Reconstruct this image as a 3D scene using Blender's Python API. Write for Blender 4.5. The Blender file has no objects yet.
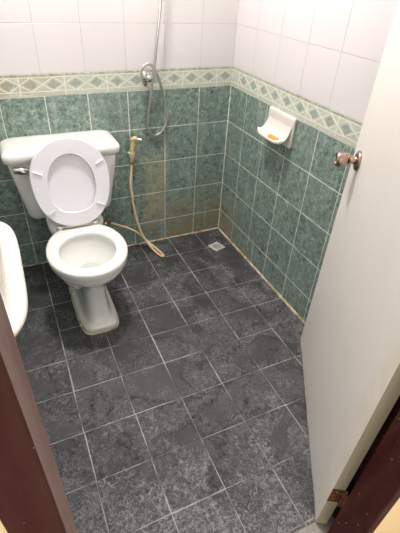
import bpy, bmesh, math, random
from mathutils import Vector, Matrix
random.seed(4)
LAMP, WORLD, EXPO = 104., .7, 1.06
sc = bpy.context.scene
C = sc.collection
PI = math.pi

# ------------------------------------------------------------ materials
def mat(name, col=(.8,.8,.8), rough=.5, metal=0., coat=0., spec=.5):
    m = bpy.data.materials.new(name); m.use_nodes = True
    b = m.node_tree.nodes['Principled BSDF']
    b.inputs['Base Color'].default_value = (*col, 1)
    b.inputs['Roughness'].default_value = rough
    b.inputs['Metallic'].default_value = metal
    b.inputs['Coat Weight'].default_value = coat
    b.inputs['Specular IOR Level'].default_value = spec
    return m
class G:
    """small node-graph helper"""
    def __init__(s, m):
        s.m = m; s.t = m.node_tree; s.b = s.t.nodes['Principled BSDF']
    def n(s, typ, **kw):
        nd = s.t.nodes.new(typ)
        for k, v in kw.items():
            if k.startswith('i_'):
                key = k[2:].replace('_', ' ')
                sock = nd.inputs[int(key)] if key.isdigit() else nd.inputs[key]
                if isinstance(v, bpy.types.NodeSocket): s.t.links.new(v, sock)
                else: sock.default_value = v
            else: setattr(nd, k, v)
        return nd
    def link(s, a, b): s.t.links.new(a, b)
    def pos(s): return s.n('ShaderNodeTexCoord').outputs['Object']
    def rand(s): return s.n('ShaderNodeNewGeometry').outputs['Random Per Island']
    def math(s, op, a, b=0., c=0., clamp=False):
        return s.n('ShaderNodeMath', operation=op, i_0=a, i_1=b, i_2=c, use_clamp=clamp).outputs[0]
    def noise(s, scale, detail=4., rough=.55, dist=0., vec=None, out='Fac'):
        return s.n('ShaderNodeTexNoise', i_Vector=vec or s.pos(), i_Scale=scale, i_Detail=detail, i_Roughness=rough, i_Distortion=dist).outputs[out]
    def ramp(s, fac, stops):
        r = s.n('ShaderNodeValToRGB', i_Fac=fac); e = r.color_ramp.elements
        while len(e) < len(stops): e.new(.5)
        for k, (p, c) in enumerate(stops):
            e[k].position = p; e[k].color = (*c, 1) if len(c) == 3 else c
        return r.outputs['Color']
    def mix(s, f, a, b, mode='MIX'):
        nd = s.t.nodes.new('ShaderNodeMix'); nd.data_type = 'RGBA'; nd.blend_type = mode
        for k, v in ((0, f), (6, a), (7, b)):
            if isinstance(v, bpy.types.NodeSocket): s.t.links.new(v, nd.inputs[k])
            else: nd.inputs[k].default_value = v if k == 0 else (*v, 1)
        return nd.outputs[2]
    def sep(s, v):
        o = s.n('ShaderNodeSeparateXYZ', i_0=v).outputs; return o[0], o[1], o[2]
    def smooth(s, v, a, b):
        return s.n('ShaderNodeMapRange', interpolation_type='SMOOTHSTEP', i_0=v, i_1=a, i_2=b, i_3=0., i_4=1.).outputs[0]
    def color(s, v): s.link(v, s.b.inputs['Base Color'])
    def rough(s, v): s.link(v, s.b.inputs['Roughness'])
    def bump(s, h, strength=.2, dist=.01):
        s.link(s.n('ShaderNodeBump', i_Strength=strength, i_Distance=dist, i_Height=h).outputs[0], s.b.inputs['Normal'])
def shifted(g, k=7.):
    """object position pushed around by each tile's own random number"""
    r = g.rand()
    c = g.n('ShaderNodeCombineXYZ', i_0=g.math('MULTIPLY', r, k), i_1=g.math('MULTIPLY', r, -k*1.7), i_2=g.math('MULTIPLY', r, k*.6)).outputs[0]
    return g.n('ShaderNodeVectorMath', operation='ADD', i_0=g.pos(), i_1=c).outputs[0]

def green_mat():
    m = mat('green_marble_tile', rough=.25); g = G(m)
    v = shifted(g)
    c1 = g.ramp(g.noise(42, 8, .75, 1.0, v), [(.36, (.050,.095,.076)), (.46, (.140,.200,.165)), (.55, (.240,.312,.268)), (.66, (.44,.51,.455))])
    vein = g.ramp(g.noise(9, 6, .65, 2.5, v), [(.47, (0,0,0)), (.505, (1,1,1)), (.54, (0,0,0))])
    c2 = g.mix(g.math('MULTIPLY', vein, .32), c1, (.33,.50,.45))
    r = g.rand()
    c3 = g.mix(g.math('MULTIPLY', r, .22), c2, (.24,.31,.27))
    x, y, z = g.sep(g.pos())
    # mineral stains: brown near the floor of the far corner, a pale yellow run under the shower
    low = g.math('SUBTRACT', 1., g.smooth(z, .04, .40))
    corner = g.math('MULTIPLY', g.smooth(x, -.62, -.35), g.smooth(y, -.30, -.12))
    n1 = g.smooth(g.noise(11, 6, .7), .30, .62)
    st = g.math('MULTIPLY', g.math('MULTIPLY', low, corner), n1)
    c4 = g.mix(g.math('MULTIPLY', st, .85), c3, (.30,.225,.11))
    run = g.math('MULTIPLY', g.math('MULTIPLY', g.smooth(x, -.56, -.50), g.math('SUBTRACT', 1., g.smooth(x, -.43, -.37))),
                 g.math('MULTIPLY', g.smooth(z, .12, .25), g.math('SUBTRACT', 1., g.smooth(z, .45, .66))))
    run = g.math('MULTIPLY', run, g.math('MULTIPLY', g.smooth(y, -.1, -.02), g.smooth(g.noise(16, 6, .7), .35, .60)))
    c5 = g.mix(g.math('MULTIPLY', run, .75), c4, (.42,.38,.22))
    # limescale haze, streaky on the side wall
    sv = g.n('ShaderNodeMapping', i_Vector=g.pos(), i_Scale=(14, 14, 2.2)).outputs[0]
    haze = g.smooth(g.noise(1.6, 6, .7, 0, sv), .52, .72)
    c6 = g.mix(g.math('MULTIPLY', haze, .48), c5, (.42,.47,.44))
    yy = g.math('ABSOLUTE', g.math('ADD', y, g.math('ADD', .452, g.math('MULTIPLY', g.math('SUBTRACT', g.noise(12, 3), .5), .03))))
    wr = g.math('MULTIPLY', g.math('SUBTRACT', 1., g.smooth(yy, .002, .014)), g.math('SUBTRACT', 1., g.smooth(z, .10, .20)))
    c6 = g.mix(g.math('MULTIPLY', wr, g.math('MULTIPLY', g.smooth(x, -.02, -.012), .6)), c6, (.62,.66,.63))
    g.color(c6)
    g.rough(g.n('ShaderNodeMapRange', i_0=g.noise(8, 4), i_1=.3, i_2=.7, i_3=.22, i_4=.45).outputs[0])
    g.bump(g.noise(40, 5, .6, 0, v), .06, .004)
    return m
def white_mat():
    m = mat('white_wall_tile', rough=.16); g = G(m)
    c = g.mix(g.math('MULTIPLY', g.rand(), .5), (.725,.685,.69), (.69,.66,.67))
    c = g.mix(g.math('MULTIPLY', g.smooth(g.noise(3, 4), .4, .8), .18), c, (.73,.70,.68))
    g.color(c); return m
def band_mat(name, a, b):
    m = mat(name, rough=.35); g = G(m)
    c = g.ramp(g.noise(70, 6, .7), [(.36, a), (.62, b)])
    x, y, z = g.sep(g.pos())
    w = g.math('MULTIPLY', g.math('SUBTRACT', 1., g.smooth(x, -1.18, -.75)), g.smooth(g.noise(24, 6, .7), .42, .58))
    g.color(g.mix(g.math('MULTIPLY', w, .6), c, (.43,.31,.16))); return m
def grout_mat(name, col, dark, sc_=9):
    m = mat(name, rough=.8); g = G(m)
    g.color(g.mix(g.smooth(g.noise(sc_, 5, .65), .42, .62), col, dark)); return m
def floor_mat():
    m = mat('slate_floor_tile', rough=.3, spec=.45); g = G(m)
    p = g.pos(); x, y, z = g.sep(p)
    base = g.mix(g.rand(), (.043,.044,.045), (.066,.067,.068))
    base = g.mix(g.smooth(g.noise(14, 5, .6), .35, .7), base, (.054,.055,.056))
    # dried limescale patches, crisp-edged, heavier away from the back wall; paints floor glare too
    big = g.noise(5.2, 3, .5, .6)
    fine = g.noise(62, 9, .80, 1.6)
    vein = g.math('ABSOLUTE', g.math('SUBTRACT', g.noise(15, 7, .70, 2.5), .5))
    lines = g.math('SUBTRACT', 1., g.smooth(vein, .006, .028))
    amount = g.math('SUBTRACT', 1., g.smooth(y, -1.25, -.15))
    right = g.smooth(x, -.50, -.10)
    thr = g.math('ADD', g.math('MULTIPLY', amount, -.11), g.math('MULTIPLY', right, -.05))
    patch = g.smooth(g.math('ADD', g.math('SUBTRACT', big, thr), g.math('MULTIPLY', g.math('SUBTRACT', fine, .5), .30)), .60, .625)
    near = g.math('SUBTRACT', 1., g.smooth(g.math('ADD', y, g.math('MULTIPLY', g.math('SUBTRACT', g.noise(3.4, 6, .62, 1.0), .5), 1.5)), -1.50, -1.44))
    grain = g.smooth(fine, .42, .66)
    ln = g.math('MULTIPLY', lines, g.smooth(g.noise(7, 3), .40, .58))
    film_glare = g.math('MULTIPLY', patch, g.math('ADD', g.math('MULTIPLY', grain, .36), .02), clamp=True)
    film_glare = g.math('ADD', film_glare, g.math('MULTIPLY', near, g.math('ADD', g.math('MULTIPLY', g.smooth(fine, .46, .60), .50), .05)), clamp=True)  # wet-floor glare towards the doorway painted in as a lighter coating
    film_glare = g.math('ADD', film_glare, g.math('MULTIPLY', ln, .38), clamp=True)
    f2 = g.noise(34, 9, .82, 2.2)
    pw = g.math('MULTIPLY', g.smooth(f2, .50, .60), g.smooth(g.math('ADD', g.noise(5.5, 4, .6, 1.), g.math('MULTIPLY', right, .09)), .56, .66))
    film_glare = g.math('ADD', film_glare, g.math('MULTIPLY', pw, .50), clamp=True)
    c = g.mix(g.math('MULTIPLY', film_glare, .80), base, (.45,.445,.475))
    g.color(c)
    g.rough(g.n('ShaderNodeMapRange', i_0=film_glare, i_1=0., i_2=.6, i_3=.24, i_4=.20).outputs[0])
    rel = g.math('ADD', g.math('MULTIPLY', g.math('MAXIMUM', near, patch), .45), .55)
    h = g.math('MULTIPLY', g.math('ADD', g.math('MULTIPLY', fine, .7), g.math('MULTIPLY', g.noise(110, 4, .6), .3)), rel)
    g.bump(h, .75, .011)
    return m
M = {}
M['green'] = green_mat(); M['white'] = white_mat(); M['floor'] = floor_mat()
M['wgrout'] = grout_mat('wall_grout', (.86,.87,.81), (.60,.59,.50))
M['wgrout_up'] = grout_mat('upper_wall_grout', (.55,.50,.48), (.45,.38,.35))
M['fgrout'] = grout_mat('floor_grout', (.46,.43,.39), (.13,.12,.11), 6)
M['seal'] = grout_mat('corner_sealant', (.62,.55,.42), (.36,.22,.09), 16)
M['bandbase'] = band_mat('border_tile_sage', (.50,.54,.45), (.60,.63,.54))
M['bandgreen'] = band_mat('border_tile_diamond', (.26,.32,.27), (.42,.47,.41))
M['bandline'] = mat('border_tile_cream_line', (.76,.76,.66), .4)
M['bandtop'] = band_mat('border_tile_mottled_edge', (.24,.25,.17), (.58,.60,.49))
M['ceramic'] = mat('glazed_ceramic', (.80,.80,.765), .10, coat=.5)
M['ceramic_basin'] = mat('basin_ceramic', (.76,.735,.68), .12, coat=.5)
M['seat'] = mat('seat_plastic', (.84,.82,.87), .22)
M['cream_plastic'] = mat('aged_cream_plastic', (.62,.58,.46), .4)
M['chrome'] = mat('chrome', (.62,.60,.57), .16, 1.)
M['worn'] = mat('worn_brass_chrome', (.42,.31,.26), .24, 1.)
M['hose'] = mat('steel_hose', (.50,.49,.46), .28, 1.)
g = G(M['hose'])
g.bump(g.n('ShaderNodeTexWave', wave_type='BANDS', bands_direction='Z', i_Vector=g.pos(), i_Scale=110.).outputs['Fac'], .5, .002)
M['rubber'] = mat('beige_rubber_hose', (.82,.60,.37), .42)
M['yellow'] = mat('yellowed_plastic', (.74,.58,.27), .38)
M['black'] = mat('recess_shade_black', (.012,.012,.012), .5)  # flat black painted in for the shade inside drain hole and key slot
M['soap'] = mat('orange_soap', (.85,.30,.015), .35)
M['water'] = mat('still_water', (.78,.80,.76), .03); M['water'].node_tree.nodes['Principled BSDF'].inputs['Transmission Weight'].default_value = .25
M['water'].node_tree.nodes['Principled BSDF'].inputs['IOR'].default_value = 1.33
M['drain'] = mat('dull_drain_metal', (.72,.70,.64), .45, .35)
M['ceil'] = mat('ceiling_paint', (.80,.79,.77), .8)
M['hall'] = mat('hallway_wall_paint', (.80,.62,.33), .7)
M['hallfloor'] = mat('hallway_floor', (.50,.36,.22), .5)
M['chip'] = mat('chip_wood', (.20,.10,.05), .8)
def door_mat():
    m = mat('cream_door_paint', (.79,.755,.70), .38); g = G(m)
    x, y, z = g.sep(g.pos())
    c = g.mix(g.smooth(g.noise(2.5, 4), .4, .75), (.81,.775,.725), (.775,.74,.68))
    # grubby yellowing along the hinge stile and swollen brown bottom edge
    h = g.math('MULTIPLY', g.math('SUBTRACT', 1., g.smooth(x, .0, .16)), g.smooth(g.noise(6, 5), .35, .65))
    c = g.mix(g.math('MULTIPLY', h, .45), c, (.66,.55,.34))
    edge = g.math('ADD', z, g.math('MULTIPLY', g.noise(28, 6, .7), -.035))
    d = g.math('SUBTRACT', 1., g.smooth(edge, -.012, -.002))
    c = g.mix(g.math('MULTIPLY', d, .85), c, (.22,.13,.07))
    g.color(c); g.bump(g.noise(60, 4), .05, .003); return m
M['door'] = door_mat()
M['dooredge'] = mat('khaki_door_edge', (.58,.53,.38), .5)
def frame_mat(name, a, b):
    m = mat(name, rough=.6, spec=.12); g = G(m)
    v = g.n('ShaderNodeMapping', i_Vector=g.pos(), i_Scale=(6, 6, 1.2)).outputs[0]
    c = g.mix(g.smooth(g.noise(5, 5, .6, .5, v), .3, .75), a, b)
    sp = g.smooth(g.noise(95, 2, .5), .735, .76)
    g.color(g.mix(sp, c, (.45,.40,.36))); return m
M['frame'] = frame_mat('maroon_frame_paint', (.036,.005,.006), (.055,.020,.015))
M['frame_lit'] = frame_mat('lit_pink_brown_frame_edge', (.15,.095,.085), (.21,.15,.13))  # room light falling on the left reveal, put into a paler frame colour
M['rust'] = mat('rusted_steel', rough=.75, metal=.3); g = G(M['rust'])
g.color(g.ramp(g.noise(60, 6, .7), [(.35, (.10,.035,.012)), (.55, (.26,.11,.045)), (.7, (.40,.25,.15))])); g.bump(g.noise(90, 4), .4, .003)

# ------------------------------------------------------------ mesh helpers
def obj(name, bm, m, parent=None, smooth=False, bevel=0, sub=0, recalc=True):
    if recalc: bmesh.ops.recalc_face_normals(bm, faces=bm.faces)
    me = bpy.data.meshes.new(name); bm.to_mesh(me); bm.free()
    for k in (m if isinstance(m, (list, tuple)) else [m]): me.materials.append(k)
    if smooth: me.polygons.foreach_set('use_smooth', [True]*len(me.polygons))
    o = bpy.data.objects.new(name, me); C.objects.link(o)
    if parent: o.parent = parent
    if bevel:
        b = o.modifiers.new('bevel', 'BEVEL'); b.width = bevel; b.segments = 3; b.limit_method = 'ANGLE'
        b.angle_limit = math.radians(40)
        me.polygons.foreach_set('use_smooth', [True]*len(me.polygons)); b.harden_normals = True
    if sub:
        s = o.modifiers.new('subdivision', 'SUBSURF'); s.levels = sub; s.render_levels = sub
    return o
def thing(name, label, cat, loc=(0,0,0), rot=(0,0,0), group=None):
    o = bpy.data.objects.new(name, None); C.objects.link(o); o.location = loc; o.rotation_euler = rot
    o['label'] = label; o['category'] = cat
    if group: o['group'] = group
    return o
def tag(o, label, cat, group=None):
    o['label'] = label; o['category'] = cat
    if group: o['group'] = group
    return o
def struct(o, label=None):
    o['kind'] = 'structure'
    if label: o['label'] = label
    return o
def box(bm, x0, x1, y0, y1, z0, z1, mi=0):
    vs = [bm.verts.new((x, y, z)) for x in (x0, x1) for y in (y0, y1) for z in (z0, z1)]
    for f in ((0,1,3,2), (4,6,7,5), (0,4,5,1), (2,3,7,6), (0,2,6,4), (1,5,7,3)):
        bm.faces.new([vs[k] for k in f]).material_index = mi
    return vs
def rings(bm, rs, cap0=True, cap1=True, mi=0, closed=False):
    R_ = [[bm.verts.new(p) for p in r] for r in rs]
    n = len(R_[0]); seq = list(zip(R_, R_[1:])) + ([(R_[-1], R_[0])] if closed else [])
    for a, b in seq:
        for k in range(n):
            bm.faces.new((a[k], a[(k+1) % n], b[(k+1) % n], b[k])).material_index = mi
    if cap0 and not closed: bm.faces.new(R_[0][::-1]).material_index = mi
    if cap1 and not closed: bm.faces.new(R_[-1]).material_index = mi
def lathe(bm, prof, center=(0,0,0), axis='Z', n=28, mi=0, M4=None, hollow=False):
    rs = []
    for r, h in prof:
        ring = []
        for k in range(n):
            a = 2*PI*k/n; p = Vector((r*math.cos(a), r*math.sin(a), h))
            if axis == 'Y': p = Vector((p.x, -p.z, p.y))
            elif axis == 'X': p = Vector((-p.z, p.x, p.y))
            if M4: p = M4 @ p
            ring.append(p + Vector(center))
        rs.append(ring)
    rings(bm, rs, mi=mi, closed=hollow)
def catmull(P, n=10):
    P = [Vector(p) for p in P]; Q = [2*P[0]-P[1]] + P + [2*P[-1]-P[-2]]; out = []
    for i in range(1, len(Q)-2):
        a, b, c, d = Q[i-1:i+3]
        for k in range(n):
            t = k/n
            out.append(.5*((2*b) + (c-a)*t + (2*a-5*b+4*c-d)*t*t + (3*b-a-3*c+d)*t**3))
    out.append(P[-1]); return out
def tube(bm, P, r, n=12, sm=8, mi=0):
    P = catmull(P, sm) if sm > 1 else [Vector(p) for p in P]
    T = [(P[min(i+1, len(P)-1)] - P[max(i-1, 0)]).normalized() for i in range(len(P))]
    u = T[0].orthogonal().normalized(); rs = []
    for i, (p, t) in enumerate(zip(P, T)):
        u = (u - t*u.dot(t)).normalized(); w = t.cross(u)
        rr = r(i/(len(P)-1)) if callable(r) else r
        rs.append([p + (u*math.cos(2*PI*k/n) + w*math.sin(2*PI*k/n))*rr for k in range(n)])
    rings(bm, rs, mi=mi)
def sup(cx, cy, hx, hf, hb, n=2., N=48, z=0., nb=None):
    """closed outline, front (towards -y) half depth hf, back half depth hb"""
    out = []
    for k in range(N):
        a = 2*PI*k/N; c, s = math.cos(a), math.sin(a); e = n if s < 0 else (nb or n)
        x = math.copysign(abs(c)**(2/e), c)*hx; y = math.copysign(abs(s)**(2/e), s)*(hb if s > 0 else hf)
        out.append(Vector((cx+x, cy+y, z)))
    return out

# ------------------------------------------------------------ tiled surfaces
class Wall:
    """u runs along the wall, v up, d out of the wall into the room"""
    def __init__(s, org, U, V, D): s.o, s.U, s.V, s.D = map(Vector, (org, U, V, D)); s.bm = bmesh.new()
    def P(s, u, v, d): return s.o + s.U*u + s.V*v + s.D*d
    def poly(s, pts, d0, d1, ins, mi):
        """flat tile prism with a small bevelled lip"""
        c = sum((Vector(p) for p in pts), Vector((0,0)))/len(pts)
        def inset(p):
            q = Vector(p)
            return (q.x + (ins if q.x < c.x-1e-6 else -ins if q.x > c.x+1e-6 else 0), q.y + (ins if q.y < c.y-1e-6 else -ins if q.y > c.y+1e-6 else 0))
        a = [s.bm.verts.new(s.P(p[0], p[1], d0)) for p in pts]
        m_ = [s.bm.verts.new(s.P(p[0], p[1], d1-ins*.7)) for p in pts]
        t = [s.bm.verts.new(s.P(*inset(p), d1)) for p in pts]
        n = len(pts)
        for A, B in ((a, m_), (m_, t)):
            for k in range(n): s.bm.faces.new((A[k], A[(k+1) % n], B[(k+1) % n], B[k])).material_index = mi
        s.bm.faces.new(t).material_index = mi
    def tile(s, u0, u1, v0, v1, mi, gap=.0019, ins=.0010, d1=.004):
        if u1-u0 < .006 or v1-v0 < .006: return
        if mi == 0 and gap == .0019: gap = .0022
        s.poly([(u0+gap, v0+gap), (u1-gap, v0+gap), (u1-gap, v1-gap), (u0+gap, v1-gap)], 0, d1, ins, mi)
    def bar(s, p, q, w, d, mi):
        p, q = Vector(p), Vector(q); t = (q-p).normalized(); n_ = Vector((-t.y, t.x))*w/2
        c = [p+n_, q+n_, q-n_, p-n_]
        lo = [s.bm.verts.new(s.P(*k, .003)) for k in c]; hi = [s.bm.verts.new(s.P(*k, d)) for k in c]
        for k in range(4): s.bm.faces.new((lo[k], lo[(k+1) % 4], hi[(k+1) % 4], hi[k])).material_index = mi
        s.bm.faces.new(hi).material_index = mi
def cuts(a, b, off, step):
    k = math.ceil((a-off)/step - 1e-6); r = [a]
    while off+k*step < b-1e-6:
        if off+k*step > a+.004: r.append(off+k*step)
        k += 1
    r.append(b); return r
HT = 2.5
GR, BB, BT = .195, .927, 1.024        # green row height, border bottom and top
def wall_tiles(W, u0, u1, og, ow, hole=None):
    """hole = (u0,u1,top) left free for the doorway"""
    def spans(v0, v1):
        if hole and v0 < hole[2]-1e-4: return [(u0, hole[0]), (hole[1], u1)]
        return [(u0, u1)]
    vs = [0, BB-4*GR, BB-3*GR, BB-2*GR, BB-GR, BB]
    for v0, v1 in zip(vs, vs[1:]):
        for a, b in spans(v0, v1):
            c = cuts(a, b, og, .2)
            for p, q in zip(c, c[1:]): W.tile(p, q, v0, v1, 0)
    v = BT
    while v < HT-.01:
        t = min(v+.199, HT)
        if hole and v < hole[2] < t: t = hole[2]
        for a, b in spans(v, t):
            c = cuts(a, b, ow, .2)
            for p, q in zip(c, c[1:]): W.tile(p, q, v, t, 1, gap=.0008, ins=.0008)
        v = t
    z0, z1 = BB+.021, BT-.016; zm = (z0+z1)/2
    for a, b in spans(BB, BT):
        c = cuts(a, b, og+.1, .2)
        for p, q in zip(c, c[1:]):
            W.tile(p, q, BB, BT, 2, gap=.0008, d1=.0045)
            W.tile(p, q, z1+.003, BT, 5, gap=.0014, d1=.0052)
            W.bar((p, z0), (q, z0), .004, .0054, 4); W.bar((p, z1+.001), (q, z1+.001), .004, .0054, 4)
            if p > a+.01: W.bar((p, BB+.003), (p, z1), .0055, .0056, 4)
        k = math.floor((a-og)/.1)
        while og+k*.1 < b:
            p, q = og+k*.1, og+(k+1)*.1; m_ = (p+q)/2
            if p > a-.001 and q < b+.001:
                hw, hh = .030, (z1-z0)*.36
                W.poly([(m_-hw, zm), (m_, zm-hh), (m_+hw, zm), (m_, zm+hh)], .003, .0050, .001, 3)
                W.bar((p, zm), (m_, z1), .0042, .0057, 4); W.bar((m_, z1), (q, zm), .0042, .00575, 4)
                W.bar((p, zm), (m_, z0), .0042, .00572, 4); W.bar((m_, z0), (q, zm), .0042, .00578, 4)
            k += 1
WM = [M['green'], M['white'], M['bandbase'], M['bandgreen'], M['bandline'], M['bandtop'], M['wgrout'], M['wgrout_up'], M['hall']]
XL, YF, YO, T = -1.62, -1.79, -1.93, .14
def slab(W, x0, x1, y0, y1):
    """grout-coloured masonry behind the tiles, darker joints below, pale joints above"""
    box(W.bm, x0, x1, y0, y1, 0, BT-.01, 6); box(W.bm, x0, x1, y0, y1, BT-.01, HT, 7)
W = Wall((0,-.003,0), (-1,0,0), (0,0,1), (0,-1,0)); wall_tiles(W, 0, -XL, 0., 0.)
slab(W, XL-.1, .1, -.0058, .1)
struct(obj('wall_back', W.bm, WM), 'green and white tiled wall behind the toilet')
W = Wall((-.003,0,0), (0,-1,0), (0,0,1), (-1,0,0)); wall_tiles(W, 0.004, -YF, .187, .213)
slab(W, -.0058, .1, YF, -.0058)
struct(obj('wall_right', W.bm, WM), 'green and white tiled wall carrying the soap dish')
W = Wall((XL,0,0), (0,-1,0), (0,0,1), (1,0,0)); wall_tiles(W, 0.008, -YF, .187, .213)
slab(W, XL-.1, XL+.0015, YF, -.0045)
struct(obj('wall_left', W.bm, WM), 'tiled wall behind the washbasin')
DX0, DX1, DT = -1.275, -.450, 2.06     # masonry opening
W = Wall((0,YF,0), (-1,0,0), (0,0,1), (0,1,0)); wall_tiles(W, 0.008, -XL, 0., 0., (-DX1, -DX0, DT))
for a, b, z0, z1 in ((XL-.1, DX0, 0, HT), (DX1, .1, 0, HT), (DX0, DX1, DT, HT)):
    if z0 == 0:
        box(W.bm, a, b, YO+.01, YF+.0015, 0, BT-.01, 6); box(W.bm, a, b, YO+.01, YF+.0015, BT-.01, z1, 7)
    else: box(W.bm, a, b, YO+.01, YF+.0015, z0, z1, 7)
    box(W.bm, -.547 if a == DX1 else a-(0.4 if a < -1.5 else 0), (b+.5 if b > 0 else -1.2605 if b == DX0 else b), YO, YO+.01, z0, z1, 8)
struct(obj('wall_front', W.bm, WM), 'wall around the doorway, ochre paint on the hallway side')

# floor
fx = [0.0, -.187, -.380, -.576, -.769, -.969, -1.172, -1.37, XL]
fy = [-.004, -.200, -.399, -.600, -.792, -.973, -1.174, -1.374, -1.574, -1.775, -1.788]
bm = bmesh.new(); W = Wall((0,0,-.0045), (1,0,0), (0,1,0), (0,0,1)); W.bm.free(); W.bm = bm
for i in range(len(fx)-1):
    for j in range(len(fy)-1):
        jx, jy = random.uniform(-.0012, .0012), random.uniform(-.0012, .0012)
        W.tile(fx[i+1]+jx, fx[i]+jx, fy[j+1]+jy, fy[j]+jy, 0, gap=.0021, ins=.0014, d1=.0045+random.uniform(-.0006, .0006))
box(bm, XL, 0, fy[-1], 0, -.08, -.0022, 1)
struct(obj('floor', bm, [M['floor'], M['fgrout']]), 'dark slate-grey tiled bathroom floor with limescale stains and painted glare')
bm = bmesh.new(); box(bm, XL-.5, .6, -3.6, YO, -.08, -.01)
struct(obj('floor', bm, M['hallfloor']), 'hallway floor outside the door')
bm = bmesh.new(); box(bm, XL-.1, .1, YO, .1, HT, HT+.1)
struct(obj('ceiling', bm, M['ceil']))
bm = bmesh.new(); box(bm, DX0, DX1, YO, -1.788, -.08, .001)
struct(obj('trim_1', bm, M['fgrout'], bevel=.001), 'worn doorway threshold strip')
# sealant fillets where the walls meet the floor
def fillet(name, p, q, d, w, label):
    bm = bmesh.new(); rs = []; n = 60; rr = random.Random(3)
    p, q, d = Vector(p), Vector(q), Vector(d)
    for k in range(n+1):
        c = p.lerp(q, k/n); ww = w*(1+rr.uniform(-.22, .22))
        rs.append([c, c+d*ww, c+d*ww*.75+Vector((0,0,ww*.35)), c+d*.0015+Vector((0,0,ww*.8)), c+Vector((0,0,ww*.8))])
    rings(bm, rs); return struct(obj(name, bm, M['seal'], smooth=True), label)
fillet('trim_2', (-.006,-.006,-.001), (-.006,YF+.01,-.001), (-1,0,0), .011, 'cream sealant line along the right wall')
fillet('trim_3', (XL+.01,-.006,-.001), (-.010,-.006,-.001), (0,-1,0), .007, 'sealant line along the back wall')

bm = bmesh.new(); rings(bm, [[Vector((-.0065,-.0065,z)), Vector((-.0105,-.0068,z)), Vector((-.0085,-.0085,z)), Vector((-.0068,-.0105,z))] for z in (0, BB)])
struct(obj('trim_4', bm, M['wgrout']), 'pale grout line up the far corner')
bm = bmesh.new(); rings(bm, [[Vector((-.0065,-.0065,z)), Vector((-.0085,-.0068,z)), Vector((-.0076,-.0076,z)), Vector((-.0068,-.0085,z))] for z in (BT, HT)])
struct(obj('trim_5', bm, M['wgrout_up']), 'grout line between the white tiles in the far corner')

# ------------------------------------------------------------ door frame and door
def prism(bm, pts, z0, z1, mis=None):
    a = [bm.verts.new((x, y, z0)) for x, y in pts]; b = [bm.verts.new((x, y, z1)) for x, y in pts]; n = len(pts)
    for k in range(n):
        bm.faces.new((a[k], a[(k+1) % n], b[(k+1) % n], b[k])).material_index = mis[k] if mis else 0
    bm.faces.new(a[::-1]); bm.faces.new(b)
fr = bpy.data.objects.new('door_2', None); C.objects.link(fr); struct(fr, 'maroon painted door frame of the bathroom doorway')
bm = bmesh.new()
prism(bm, [(DX0, YO+.0105), (-1.260, YO+.0105), (-1.260, YO-.004), (-1.223, YO-.004), (-1.2205, YO-.001), (-1.2165, -1.885), (-1.236, -1.883), (-1.236, YF), (DX0, YF)], 0, 2.04, [0,0,0,0,1,1,0,0,0])
obj('jamb', bm, [M['frame'], M['frame_lit']], fr, bevel=.0015)
bm = bmesh.new()
prism(bm, [(DX1, YO+.0105), (-.5475, YO+.0105), (-.5475, YO-.004), (-.583, YO-.004), (-.586, YO-.001), (-.586, -1.853), (-.478, -1.851), (-.478, YF), (DX1, YF)], 0, 2.04)
obj('jamb', bm, [M['frame']], fr, bevel=.0015)
bm = bmesh.new(); box(bm, DX0, DX1, YO+.0105, YF, 2.04, DT); box(bm, -1.219, -.586, YO-.004, -1.86, 2.005, 2.04)
obj('head', bm, [M['frame']], fr)

ang = math.atan2(.66, .42)
dr = bpy.data.objects.new('door_1', None); C.objects.link(dr); dr.location = (-.546, -1.79, .006); dr.rotation_euler = (0, 0, ang)
struct(dr, 'cream painted flush door standing open into the bathroom')
DW, DH = .815, 1.985
bm = bmesh.new(); rr = random.Random(8)
# leaf: local x from hinge to free edge, y from 0 (seen face) to -.035; slightly ragged swollen bottom edge
n = 40; top = []; 
for k in range(n+1):
    x = DW*k/n; e = rr.uniform(0, .004) if 2 < k < n-1 else 0
    top.append((x, e))
lo = [[bm.verts.new((x, 0+(-.0012 if e > .0022 else 0), e)), bm.verts.new((x, -.035, e*.6))] for x, e in top]
mid = [[bm.verts.new((x, 0, .02)), bm.verts.new((x, -.035, .02))] for x, e in top]
hi = [[bm.verts.new((x, 0, DH)), bm.verts.new((x, -.035, DH))] for x, e in top]
for k in range(n):
    for A, B in ((lo, mid), (mid, hi)):
        bm.faces.new((A[k][0], A[k+1][0], B[k+1][0], B[k][0])); bm.faces.new((A[k][1], B[k][1], B[k+1][1], A[k+1][1]))
    bm.faces.new((lo[k][0], lo[k][1], lo[k+1][1], lo[k+1][0])).material_index = 2
    bm.faces.new((hi[k][0], hi[k+1][0], hi[k+1][1], hi[k][1]))
for A, B in ((lo, mid), (mid, hi)):
    bm.faces.new((A[0][0], B[0][0], B[0][1], A[0][1])).material_index = 1
    bm.faces.new((A[n][0], A[n][1], B[n][1], B[n][0])).material_index = 1
obj('door_leaf', bm, [M['door'], M['dooredge'], M['chip']], dr, bevel=0)
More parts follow.
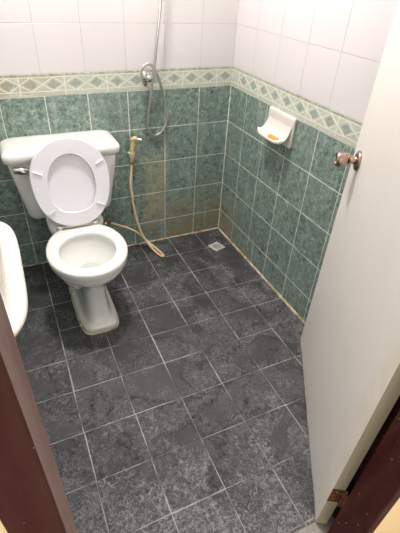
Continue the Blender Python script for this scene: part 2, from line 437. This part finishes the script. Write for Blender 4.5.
# knob on the seen face
def knob(y_dir):
    bm = bmesh.new()
    prof = [(.0, .0), (.033, .0), (.0335, .003), (.031, .008), (.024, .011), (.014, .013), (.0115, .018), (.0115, .030), (.015, .034),
            (.0215, .038), (.0255, .046), (.0265, .056), (.0255, .066), (.0225, .073), (.0205, .075), (.0195, .071), (.010, .070), (.0, .070)]
    lathe(bm, [(max(r, .0004), h) for r, h in prof], axis='Y', n=36)
    if y_dir > 0:
        for v in bm.verts: v.co.y = -v.co.y
    return bm
ks = obj('door_knob', knob(1), M['worn'], dr, smooth=True); ks.location = (.733, .0, .955)
m_ = ks.modifiers.new('edge', 'EDGE_SPLIT'); m_.split_angle = math.radians(45)
bm = bmesh.new(); box(bm, -.004, .004, .068, .0715, -.0012, .0012); obj('key_slot', bm, M['black'], ks)
kb = obj('door_knob', knob(-1), M['worn'], dr, smooth=True); kb.location = (.733, -.035, .955)
bm = bmesh.new(); box(bm, DW-.0005, DW+.0012, -.028, -.007, .92, .99); box(bm, DW, DW+.008, -.023, -.012, .948, .966)
obj('latch', bm, M['worn'], dr, bevel=.001)
# hinges: rusty leaf on the door edge, barrel, leaf to the jamb
def hinge(z):
    bm = bmesh.new()
    box(bm, -.0018, .0003, -.034, .0005, z-.038, z+.038)
    lathe(bm, [(.0001,z-.042), (.0055,z-.042), (.0055,z-.015), (.0048,z-.0145), (.0055,z-.014), (.0055,z+.014), (.0048,z+.0145), (.0055,z+.015), (.0055,z+.042), (.0001,z+.042)],
          center=(-.007,-.036,0), n=14)
    # frame leaf, turned back to lie against the rebate
    a = Vector((-.007, -.036)); b = a + Vector((-.62, -.35)).normalized()*.036; t = Vector((.35, -.62)).normalized()*.0012
    q = [a+t, b+t, b-t, a-t]; lo_ = [bm.verts.new((p.x, p.y, z-.038)) for p in q]; hi_ = [bm.verts.new((p.x, p.y, z+.038)) for p in q]
    for k in range(4): bm.faces.new((lo_[k], lo_[(k+1) % 4], hi_[(k+1) % 4], hi_[k]))
    bm.faces.new(lo_); bm.faces.new(hi_)
    h = obj('hinge', bm, M['rust'], dr)
    for dz in (-.022, .022):
        bm = bmesh.new(); lathe(bm, [(.0001,0), (.0042,0), (.003,.0018), (.0001,.0022)], center=(-.0016, -.016, z+dz), axis='X', n=12)
        obj('screw', bm, M['chrome'], h, smooth=True)
for z in (.20, 1.0, 1.75): hinge(z)

# ------------------------------------------------------------ toilet
TX = -.976
t = thing('toilet', 'white ceramic close-coupled toilet with its seat raised against the cistern', 'toilet', (TX, -.40, 0))
def loc(p): return Vector((p[0], p[1]+.40, p[2]))
def lift(ring): return [loc(p) for p in ring]
# pedestal and bowl in one ceramic body
S = [  # z, cy, hx, hf, hb, exponent
 (.000,-.42,.092,.262,.20,5.), (.024,-.42,.092,.262,.20,5.), (.032,-.42,.088,.258,.196,4.5), (.037,-.42,.077,.246,.19,4.2), (.050,-.42,.068,.236,.185,4.),
 (.090,-.42,.061,.222,.18,3.8), (.16,-.43,.058,.203,.18,3.6), (.215,-.44,.059,.196,.17,3.4), (.250,-.45,.067,.196,.17,3.),
 (.275,-.475,.092,.198,.18,2.6), (.298,-.50,.128,.194,.20,2.3), (.322,-.520,.154,.200,.215,2.1), (.340,-.530,.166,.199,.222,2.05), (.352,-.532,.168,.200,.222,2.05), (.357,-.532,.165,.197,.218,2.05),
 (.361,-.532,.173,.206,.224,2.05), (.366,-.532,.178,.212,.228,2.05), (.392,-.532,.179,.213,.229,2.05), (.398,-.532,.177,.211,.227,2.05), (.4005,-.532,.171,.205,.221,2.05),
 (.4005,-.534,.131,.155,.136,2.05), (.398,-.534,.126,.150,.131,2.05), (.385,-.534,.124,.148,.129,2.05), (.372,-.534,.128,.151,.133,2.1),
 (.345,-.537,.124,.154,.128,2.1), (.320,-.539,.110,.140,.118,2.1), (.298,-.542,.086,.113,.100,2.1), (.280,-.545,.060,.083,.080,2.1), (.268,-.55,.044,.06,.066,2.2), (.235,-.55,.036,.045,.05,2.2), (.20,-.55,.026,.03,.035,2.2)]
def interp(S, n=3):
    P = [Vector(s[:3]) for s in S]; out = []
    A = [list(s) for s in S]; A = [A[0]] + A + [A[-1]]
    for i in range(1, len(A)-2):
        for k in range(n):
            u = k/n; q = []
            for a, b, c, d in zip(*A[i-1:i+3]):
                q.append(.5*(2*b + (c-a)*u*.6 + 0) if False else b + (c-b)*u)
            out.append(q)
    out.append(S[-1]); return out
bm = bmesh.new()
rings(bm, [lift(sup(0, cy, hx, hf, hb, e, 64, z)) for z, cy, hx, hf, hb, e in S])
# rear shelf under the cistern
D = [(.28,.10,.10), (.33,.125,.14), (.372,.135,.155), (.392,.136,.157), (.400,.130,.152)]
rings(bm, [lift(sup(0, -.19, hx, hy, hy, 5., 48, z)) for z, hx, hy in D])
# trapway shoulders low on both sides
for sgn in (-1, 1):
    tube(bm, [loc((sgn*.060, -.57, .235)), loc((sgn*.084, -.51, .235)), loc((sgn*.088, -.42, .215)), loc((sgn*.076, -.34, .15)), loc((sgn*.066, -.28, .03))],
         lambda u: .030+.014*math.sin(PI*min(u*1.2, 1)), 16, 6)
bowl = obj('bowl', bm, M['ceramic'], t, smooth=True)
bm = bmesh.new(); rings(bm, [lift(sup(0, -.547, .052, .070, .070, 2.1, 40, z)) for z in (.2735, .2755)])
obj('water', bm, M['water'], t, smooth=False)
for sx in (-1, 1):
    bm = bmesh.new(); lathe(bm, [(.0001,0), (.010,0), (.010,.006), (.007,.011), (.0001,.013)][::1], center=loc((sx*.088, -.36, .0305)), n=16)
    obj('floor_bolt_cap', bm, M['cream_plastic'], t, smooth=True)
# cistern
def rr_ring(hx, y0, y1, r, z, n=10):
    cy, hy = (y0+y1)/2, (y1-y0)/2; out = []
    for sx, sy, a0 in ((1,1,0), (-1,1,90), (-1,-1,180), (1,-1,270)):
        for k in range(n+1):
            a = math.radians(a0+90*k/n); out.append(loc((sx*(hx-r)+r*math.cos(a), cy+sy*(hy-r)+r*math.sin(a), z)))
    return out
bm = bmesh.new()
rings(bm, [rr_ring(hx, yf, -.012, r, z) for z, hx, yf, r in
    ((.385,.150,-.155,.03), (.388,.185,-.176,.035), (.398,.204,-.190,.04), (.42,.211,-.196,.042), (.50,.222,-.202,.04), (.60,.239,-.207,.032), (.705,.252,-.212,.030))])
obj('cistern', bm, M['ceramic'], t, smooth=True)
bm = bmesh.new()
rings(bm, [rr_ring(hx, yf, yb, r, z) for z, hx, yf, yb, r in
    ((.701,.250,-.212,-.010,.030), (.7015,.262,-.226,-.008,.034), (.705,.267,-.230,-.007,.036), (.727,.268,-.230,-.006,.036), (.739,.265,-.226,-.007,.036), (.750,.252,-.209,-.012,.038), (.7550,.232,-.190,-.02,.038), (.756,.19,-.16,-.04,.038))])
obj('cistern_lid', bm, M['ceramic'], t, smooth=True)
# flush lever
bm = bmesh.new()
lathe(bm, [(.0001,-.004), (.014,-.004), (.015,.004), (.012,.009), (.0001,.010)], center=loc((-.218, -.207, .671)), axis='Y', n=20)
for v in bm.verts: pass
tube(bm, [loc((-.230, -.224, .674)), loc((-.207, -.227, .673)), loc((-.185, -.228, .669)), loc((-.163, -.226, .664))], lambda u: .0135-.001*u+.005*math.sin(PI*u), 14, 6)
obj('flush_lever', bm, M['chrome'], t, smooth=True)
# raised seat and lid, leaning back on the cistern
ha = Vector((0, -.335, .409)); lean = math.radians(11)
def raised(x, s, d):
    """s up along the seat from the hinge, d out of the seat plane towards the front"""
    return loc((x+.004, ha.y + s*math.sin(lean) - d*math.cos(lean), ha.z + s*math.cos(lean) + d*math.sin(lean)))
def egg(hw, s0, s1, flat, N=64, e0=2.6):
    out = []; cm = s0 + (s1-s0)*flat
    for k in range(N):
        a = 2*PI*k/N; c, s_ = math.cos(a), math.sin(a)
        e = 2.0 if s_ > 0 else e0
        x = math.copysign(abs(c)**(2/e), c)*hw; y = cm + (math.copysign(abs(s_)**(2/e), s_))*((s1-cm) if s_ > 0 else (cm-s0))
        out.append((x, y))
    return out
def R_(pts, d): return [raised(x, s, d) for x, s in pts]
bm = bmesh.new()
o0, o1 = egg(.177, .002, .412, .56, e0=2.25), egg(.174, .005, .409, .56, e0=2.25)
i0, i1 = egg(.105, .072, .342, .50, e0=2.7), egg(.108, .069, .345, .50, e0=2.7)
rings(bm, [R_(o1, .019), R_(o0, .015), R_(o0, .005), R_(o1, .001), R_(i1, .001), R_(i0, .006), R_(i0, .014), R_(i1, .018)], closed=True)
seat = obj('seat', bm, M['seat'], t, smooth=True)
m_ = seat.modifiers.new('edge', 'EDGE_SPLIT'); m_.split_angle = math.radians(38)
for x, s, r in ((-.141,.272,-.45), (.136,.292,.5), (-.113,.086,.55), (.116,.094,-.5)):
    bm = bmesh.new(); d = Vector((math.cos(r*1.0), math.sin(r*1.0)))
    if x > 0: d = Vector((math.cos(r), math.sin(r)))
    pts = [raised(x+d.x*u, s+d.y*u, .0205) for u in (-.019, -.0, .019)]
    tube(bm, pts, lambda u: .0055, 10, 4); obj('bumper', bm, M['seat'], seat, smooth=True)
bm = bmesh.new()
l0, l1 = egg(.178, -.001, .414, .56, e0=2.25), egg(.172, .005, .408, .56, e0=2.25); l2 = egg(.12, .05, .33, .5)
rings(bm, [R_(l2, -.016), R_(l1, -.013), R_(l0, -.006), R_(l0, -.001), R_(l1, -.0005), R_(l2, -.0045)])
obj('seat_lid', bm, M['seat'], t, smooth=True)
bm = bmesh.new()
tube(bm, [loc((-.112, ha.y, .411)), loc((.112, ha.y, .411))], .0065, 12, 1)
box(bm, -.062, .062, ha.y+.40-.011, ha.y+.40+.008, .4065, .4195)
hb = obj('seat_hinge', bm, M['cream_plastic'], t, smooth=False, bevel=.001)
for sx in (-1, 1):
    bm = bmesh.new(); lathe(bm, [(.0001,-.013), (.0085,-.013), (.0095,-.010), (.0095,.010), (.0085,.013), (.0001,.013)], center=loc((sx*.086, ha.y-.001, .411)), axis='X', n=16)
    lathe(bm, [(.0001,.3985), (.013,.3985), (.012,.404), (.008,.407), (.0001,.407)], center=loc((sx*.086, ha.y, 0)), n=16)
    obj('hinge_post', bm, M['chrome'], hb, smooth=True)
# brown mastic at the foot
bm = bmesh.new()
rings(bm, [lift(sup(0, -.42, .098+a, .268+a, .20+a, 5., 64, z)) for a, z in ((.0004, .0002), (.0, .0014), (-.006, .004))], cap0=False, cap1=False)
obj('foot_mastic', bm, M['seal'], t, smooth=True)

# ------------------------------------------------------------ washbasin on the left wall
bx, by, bz = XL+.002, -1.14, .80
b_ = thing('washbasin', 'white ceramic washbasin on the left wall beside the doorway', 'washbasin', (bx, by, bz))
def dshape(depth, hl, e=3.0, x0=0., N=56):
    """plan outline: straight against the wall, bowed towards the room"""
    out = []
    for k in range(N+1):
        a = -PI/2 + PI*k/N; c, s_ = math.cos(a), math.sin(a)
        out.append((x0 + (abs(c)**(2/e))*(depth-x0), math.copysign(abs(s_)**(2/e), s_)*hl))
    return out
def bring(depth, hl, z, e=3., x0=0.): return [Vector((x, y, z)) for x, y in dshape(depth, hl, e, x0)]
bm = bmesh.new()
rings(bm, [bring(.16,.10,-.20), bring(.24,.19,-.185,3.), bring(.31,.245,-.14,3.6), bring(.350,.283,-.075,4.5), bring(.371,.292,-.035,5.), bring(.381,.300,-.020,5.),
           bring(.386,.304,-.010,5.), bring(.384,.302,-.003,5.), bring(.378,.297,0,5.),
           bring(.345,.268,0,4.5,.10), bring(.338,.261,-.005,4.5,.105), bring(.330,.252,-.03,4.2,.11), bring(.318,.235,-.09,3.4,.12), bring(.25,.15,-.135,2.5,.14), bring(.215,.02,-.142,2.,.19)])
obj('basin', bm, M['ceramic_basin'], b_, smooth=True)
bm = bmesh.new(); lathe(bm, [(.0001,-.1405), (.022,-.1405), (.021,-.137), (.012,-.139), (.0001,-.139)], center=(.205,0,0), n=24)
obj('waste', bm, M['chrome'], b_, smooth=True)
bm = bmesh.new()
lathe(bm, [(.0001,-.001), (.026,-.001), (.025,.006), (.016,.012), (.015,.07), (.017,.075), (.017,.095), (.0001,.098)], center=(.052,0,0), n=24)
tube(bm, [(.052,0,.055), (.085,0,.075), (.13,0,.075), (.148,0,.055)], .010, 14, 6)
tp = obj('tap', bm, M['chrome'], b_, smooth=True)
bm = bmesh.new(); tube(bm, [(.052,0,.098), (.052,0,.108), (.075,0,.118), (.10,0,.124)], lambda u: .010-.004*u, 12, 5); obj('tap_handle', bm, M['chrome'], tp, smooth=True)
bm = bmesh.new(); tube(bm, [(.19,0,-.18), (.19,0,-.27), (.19,0,-.33), (.16,0,-.37), (.10,0,-.37), (.06,0,-.33), (.012,0,-.31)], .018, 16, 5)
obj('waste_pipe', bm, M['chrome'], b_, smooth=True)

# ------------------------------------------------------------ shower valve and hose on the back wall
YB = -.0085
v_ = thing('shower_valve', 'chrome shower stop valve on the patterned border of the back wall', 'valve', (-.505, YB, .995))
bm = bmesh.new()
lathe(bm, [(.0001,-.002), (.024,-.002), (.0235,.003), (.015,.008), (.011,.010), (.011,.045), (.0001,.046)], axis='Y', n=24)
lathe(bm, [(.0001,-.014), (.0095,-.014), (.0095,.012), (.0001,.012)], center=(0,-.035,.012), n=18)
obj('valve_body', bm, M['chrome'], v_, smooth=True)
bm = bmesh.new()
lathe(bm, [(.0001,.044), (.009,.044), (.016,.050), (.0175,.060), (.015,.068), (.0001,.070)], axis='Y', n=10)
obj('valve_handle', bm, M['chrome'], v_, smooth=True)
bm = bmesh.new(); lathe(bm, [(.0001,-.034), (.0095,-.034), (.0095,-.012), (.0001,-.012)], center=(-.012,-.035,-.004), n=8)
obj('hose_nut', bm, M['worn'], v_)
HP = [(-.514,-.035,.962), (-.524,-.046,.968), (-.538,-.052,.996), (-.534,-.060,1.042), (-.508,-.066,1.060), (-.479,-.067,1.041), (-.449,-.058,.985), (-.411,-.034,.879), (-.396,-.024,.780),
      (-.424,-.020,.712), (-.466,-.020,.696), (-.503,-.026,.728), (-.506,-.038,.81), (-.493,-.055,.915), (-.475,-.072,1.073), (-.463,-.078,1.18), (-.445,-.080,1.321), (-.432,-.076,1.48), (-.424,-.064,1.62), (-.42,-.060,1.70)]
bm = bmesh.new(); tube(bm, HP, .0068, 12, 10)
tag(obj('shower_hose', bm, M['hose'], smooth=True), 'long silver ribbed shower hose hanging in a narrow loop down the back wall', 'hose')
# hand shower parked high on the wall, above the picture
h_ = thing('hand_shower', 'chrome hand shower held at the top end of the silver hose', 'shower head', (-.42, -.060, 1.70))
bm = bmesh.new(); tube(bm, [(0,0,-.01), (0,-.003,.05), (0,-.012,.12), (0,-.03,.17)], lambda u: .0105+.004*u, 14, 6)
obj('handle', bm, M['chrome'], h_, smooth=True)
bm = bmesh.new(); Rm = Matrix.Rotation(math.radians(-35), 4, 'X')
lathe(bm, [(.0001,-.012), (.030,-.010), (.034,.0), (.030,.010), (.012,.022), (.0001,.024)], center=(0,-.045,.182), M4=Rm, n=24)
obj('spray_face', bm, M['chrome'], h_, smooth=True)
w_ = thing('shower_bracket', 'small chrome wall bracket holding the hand shower', 'bracket', (-.42, YB, 1.74))
bm = bmesh.new(); lathe(bm, [(.0001,-.002), (.018,-.002), (.018,.004), (.009,.008), (.009,.032), (.0001,.034)], axis='Y', n=20)
lathe(bm, [(.0135,-.012), (.018,-.012), (.019,.012), (.0145,.012)], center=(0,-.053,0), n=20, hollow=True)
obj('holder', bm, M['chrome'], w_, smooth=True)

# ------------------------------------------------------------ bidet sprayer, its holder, hose and stop valve
k_ = thing('sprayer_holder', 'small cream plastic holder on the back wall under the yellowed sprayer', 'holder', (-.600, YB, .607))
bm = bmesh.new()
lathe(bm, [(.0001,-.002), (.021,-.002), (.021,.004), (.012,.008), (.0001,.008)], axis='Y', n=4)
lathe(bm, [(.0105,-.013), (.0165,-.013), (.0185,.013), (.0125,.013)], center=(-.004,-.026,0), n=18, hollow=True)
obj('bracket', bm, M['cream_plastic'], k_, bevel=.0008)
s_ = thing('bidet_sprayer', 'yellowed plastic bidet sprayer hanging on the wall right of the cistern', 'bidet sprayer', (-.604, -.034, .595))
bm = bmesh.new()
tube(bm, [(-.001,.0,-.028), (.0,.0,.0), (.002,-.002,.03), (.006,-.006,.06), (.012,-.010,.092)], lambda u: .0088+.0045*math.sin(PI*min(1, u*.75+.15)), 14, 5)
tube(bm, [(.006,-.006,.096), (.016,-.013,.104), (.026,-.020,.103)], lambda u: .0125-.001*u, 14, 5)
obj('handle', bm, M['yellow'], s_, smooth=True)
bm = bmesh.new(); tube(bm, [(.026,-.020,.103), (.038,-.028,.100), (.050,-.036,.096)], lambda u: .0095+.0015*u, 16, 3)
obj('spray_nozzle', bm, M['chrome'], s_, smooth=True)
bm = bmesh.new(); tube(bm, [(.010,.004,.070), (.020,.000,.082), (.022,.004,.060), (.018,.006,.040)], .0032, 8, 5)
obj('trigger', bm, M['cream_plastic'], s_, smooth=True)
bm = bmesh.new(); tube(bm, [(-.001,.0,-.025), (-.002,.0,-.045)], .0088, 8, 1)
obj('hose_nut', bm, M['worn'], s_)
bm = bmesh.new()
tube(bm, [(-.606,-.034,.552), (-.613,-.040,.51), (-.624,-.050,.449), (-.622,-.056,.37), (-.614,-.060,.293), (-.600,-.070,.20), (-.583,-.080,.130), (-.553,-.098,.062), (-.522,-.142,.020), (-.499,-.190,.0085), (-.484,-.199,.0075),
          (-.482,-.180,.0080), (-.500,-.120,.014), (-.535,-.070,.040), (-.601,-.058,.118), (-.661,-.058,.166), (-.718,-.052,.195), (-.757,-.046,.216)], .0068, 12, 10)
tag(obj('bidet_hose', bm, M['rubber'], smooth=True), 'beige rubber hose from the bidet sprayer looping down to the floor', 'hose')
a_ = thing('stop_valve', 'tarnished stop valve low on the back wall behind the toilet', 'valve', (-.79, YB, .222))
bm = bmesh.new()
lathe(bm, [(.0001,-.002), (.020,-.002), (.020,.003), (.009,.007), (.009,.042), (.0001,.043)], axis='Y', n=20)
tube(bm, [(-.020,-.034,0), (.038,-.036,-.004)], .0095, 14, 1); tube(bm, [(0,-.034,0), (0,-.034,.028)], .008, 14, 1)
obj('valve_body', bm, M['rust'], a_, smooth=True)
bm = bmesh.new(); tube(bm, [(0,-.040,0), (0,-.058,0)], .004, 8, 1); lathe(bm, [(.0001,.052), (.016,.052), (.017,.058), (.014,.064), (.0001,.064)], axis='Y', n=8)
obj('valve_handle', bm, M['chrome'], a_, smooth=True)
bm = bmesh.new(); tube(bm, [(-.79,-.043,.248), (-.79,-.046,.28), (-.805,-.06,.33), (-.815,-.08,.365), (-.815,-.08,.384)], .006, 12, 8)
tag(obj('supply_hose', bm, M['hose'], smooth=True), 'short braided supply hose rising from the stop valve to the cistern', 'hose')

# ------------------------------------------------------------ soap dish and soap on the right wall
d_ = thing('soap_dish', 'white ceramic wall soap dish with a scooped tray below the patterned border', 'soap dish', (-.0085, -.530, .86))
PW, PH = .106, .070      # half width (along y), half height
bm = bmesh.new()
def pl_ring(hw, z0, z1, x, r=.012, n=5):
    out = []
    cy, cz = 0, (z0+z1)/2; hh = (z1-z0)/2
    for sy, sz, a0 in ((1,1,0), (-1,1,90), (-1,-1,180), (1,-1,270)):
        for k in range(n+1):
            a = math.radians(a0+90*k/n); out.append(Vector((x, cy+sy*(hw-r)+r*math.cos(a), cz+sz*(hh-r)+r*math.sin(a))))
    return out
rings(bm, [pl_ring(PW, -PH, PH, .001), pl_ring(PW, -PH, PH, -.010), pl_ring(PW-.003, -PH+.003, PH-.003, -.014), pl_ring(PW-.010, -PH+.01, PH-.01, -.0155)])
obj('back_plate', bm, M['ceramic_basin'], d_, smooth=True)
# tray: shell swept across its width, outer profile and inner profile
bm = bmesh.new()
nu, nv = 25, 22
def tray(u, v, inner):
    """u -1..1 across the dish (y), v 0..1 from the top of the back down and out to the lip"""
    a = v*PI/2
    hw = .103 - .004*(1-v)
    th = .0 if not inner else .008
    bow = 1-.10*u*u-.12*u**6
    prj = .072*bow
    zt, zb = .052, -.052
    x = -.012 - prj*(1-math.cos(a*1.0))*1.0
    z = zt + (zb-zt)*math.sin(a)
    # lip rises again towards the sides
    side = abs(u)**6
    z += side*(.020*math.sin(a)**2)*(1-.35*v)
    x -= 0
    lipup = max(0, (v-.72)/.28)**2*.010
    z += lipup
    if inner: z += th*math.sin(a); x -= .0
    return Vector((x, u*(hw - (.007 if inner else 0)), z))
gi = [[bm.verts.new(tray(-1+2*i/(nu-1), j/(nv-1), True)) for j in range(nv)] for i in range(nu)]
go = []
for i in range(nu):
    row = []
    for j in range(nv):
        p = tray(-1+2*i/(nu-1), j/(nv-1), False); v = j/(nv-1)
        row.append(bm.verts.new(p + Vector((-.004*math.sin(v*PI) if v > .02 else .0, 0, -.006*math.sin(v*PI/2)))))
    go.append(row)
for i in range(nu-1):
    for j in range(nv-1):
        bm.faces.new((gi[i][j], gi[i+1][j], gi[i+1][j+1], gi[i][j+1])); bm.faces.new((go[i][j], go[i][j+1], go[i+1][j+1], go[i+1][j]))
    for j in (0, nv-1):
        bm.faces.new((gi[i][j], gi[i+1][j], go[i+1][j], go[i][j]))
for j in range(nv-1):
    for i in (0, nu-1): bm.faces.new((gi[i][j], gi[i][j+1], go[i][j+1], go[i][j]))
obj('tray', bm, M['ceramic_basin'], d_, smooth=True)
bm = bmesh.new()
rings(bm, [sup(0, 0, hx, hy, hy, 2.5, 32, z) for z, hx, hy in ((-.007,.012,.03), (-.003,.020,.042), (.002,.021,.043), (.006,.016,.036), (.0075,.008,.022))])
so = obj('soap_bar', bm, M['soap'], smooth=True); so.location = (-.062, -.560, .8225); so.rotation_euler = (0, math.radians(8), 0)
tag(so, 'small worn bar of orange soap lying in the white soap dish', 'soap')

# ------------------------------------------------------------ floor drain
f_ = thing('floor_drain', 'small square metal floor drain near the far corner', 'drain', (-.122, -.211, 0), (0, 0, math.radians(17)))
bm = bmesh.new()
rings(bm, [pl for pl in ([Vector((sx*a, sy*a, z)) for sx, sy in ((1,1), (-1,1), (-1,-1), (1,-1))] for a, z in ((.040,-.001), (.040,.0015), (.038,.003), (.0302,.003)))], cap0=False, cap1=False)
lathe(bm, [(.0302,.0028), (.0315,.0050), (.0290,.0058), (.0265,.0046), (.0265,.0005), (.0302,.0002)], n=36, hollow=True)
# flat web between the square rim and the round collar
sq = []; ci = []
for k in range(48):
    a = 2*PI*k/48; c, s2 = math.cos(a), math.sin(a); q = .0302/max(abs(c), abs(s2))
    sq.append(bm.verts.new((c*q, s2*q, .003))); ci.append(bm.verts.new((c*.0300, s2*.0300, .003)))
for k in range(48):
    if (sq[k].co-ci[k].co).length > 1e-5: bm.faces.new((sq[k], sq[(k+1) % 48], ci[(k+1) % 48], ci[k]))
obj('drain_plate', bm, M['drain'], f_, smooth=False)
bm = bmesh.new(); lathe(bm, [(.0001,.0006), (.0268,.0006), (.0268,.0010), (.0001,.0010)], n=30); obj('drain_pit', bm, M['black'], f_)  # black disc standing in for the dark hole under the grate
bm = bmesh.new()
for k in range(-3, 4):
    y = k*.0072; h = math.sqrt(max(0, .027**2-y*y)); box(bm, -h, h, y-.0017, y+.0017, .0012, .0044)
box(bm, -.002, .002, -.0268, .0268, .0012, .0046)
obj('drain_grate', bm, M['drain'], f_)

# ------------------------------------------------------------ light
LX, LY = -.78, -.52
l_ = thing('ceiling_light', 'round white ceiling light above the middle of the bathroom', 'ceiling light', (LX, LY, HT))
bm = bmesh.new(); lathe(bm, [(.0001,.001), (.150,.001), (.155,-.006), (.155,-.022), (.146,-.024), (.0001,-.024)], n=40); obj('lamp_base', bm, M['cream_plastic'], l_, smooth=False)
em = mat('lamp_diffuser', (1,1,1)); eb = em.node_tree.nodes['Principled BSDF']
eb.inputs['Emission Color'].default_value = (1., .97, .94, 1); eb.inputs['Emission Strength'].default_value = LAMP
bm = bmesh.new(); lathe(bm, [(.0001,-.0245), (.112,-.0245), (.110,-.045), (.095,-.065), (.065,-.077), (.03,-.082), (.0001,-.0825)], n=40); obj('lamp_diffuser', bm, em, l_, smooth=True)
w = bpy.data.worlds.new('hallway_daylight'); sc.world = w; w.use_nodes = True
w.node_tree.nodes['Background'].inputs[0].default_value = (1., .965, .92, 1); w.node_tree.nodes['Background'].inputs[1].default_value = WORLD

# ------------------------------------------------------------ camera
cam = bpy.data.cameras.new('camera'); co = bpy.data.objects.new('camera', cam); C.objects.link(co); sc.camera = co
cam.sensor_fit = 'HORIZONTAL'; cam.sensor_width = 36; cam.lens = 403.689/400*36; cam.clip_start = .01
R0 = Vector((0.907788, -0.416474, 0.049708)); R1 = Vector((-0.214078, -0.561986, -0.798963)); R2 = Vector((0.360682, 0.714648, -0.599322))
m4 = Matrix((( R0.x, -R1.x, -R2.x, -1.19096), (R0.y, -R1.y, -R2.y, -2.10846), (R0.z, -R1.z, -R2.z, 1.45888), (0,0,0,1)))
co.matrix_world = m4
vs = sc.view_settings; vs.view_transform = 'Standard'; vs.look = 'None'; vs.gamma = 1; vs.use_curve_mapping = False; vs.exposure = EXPO
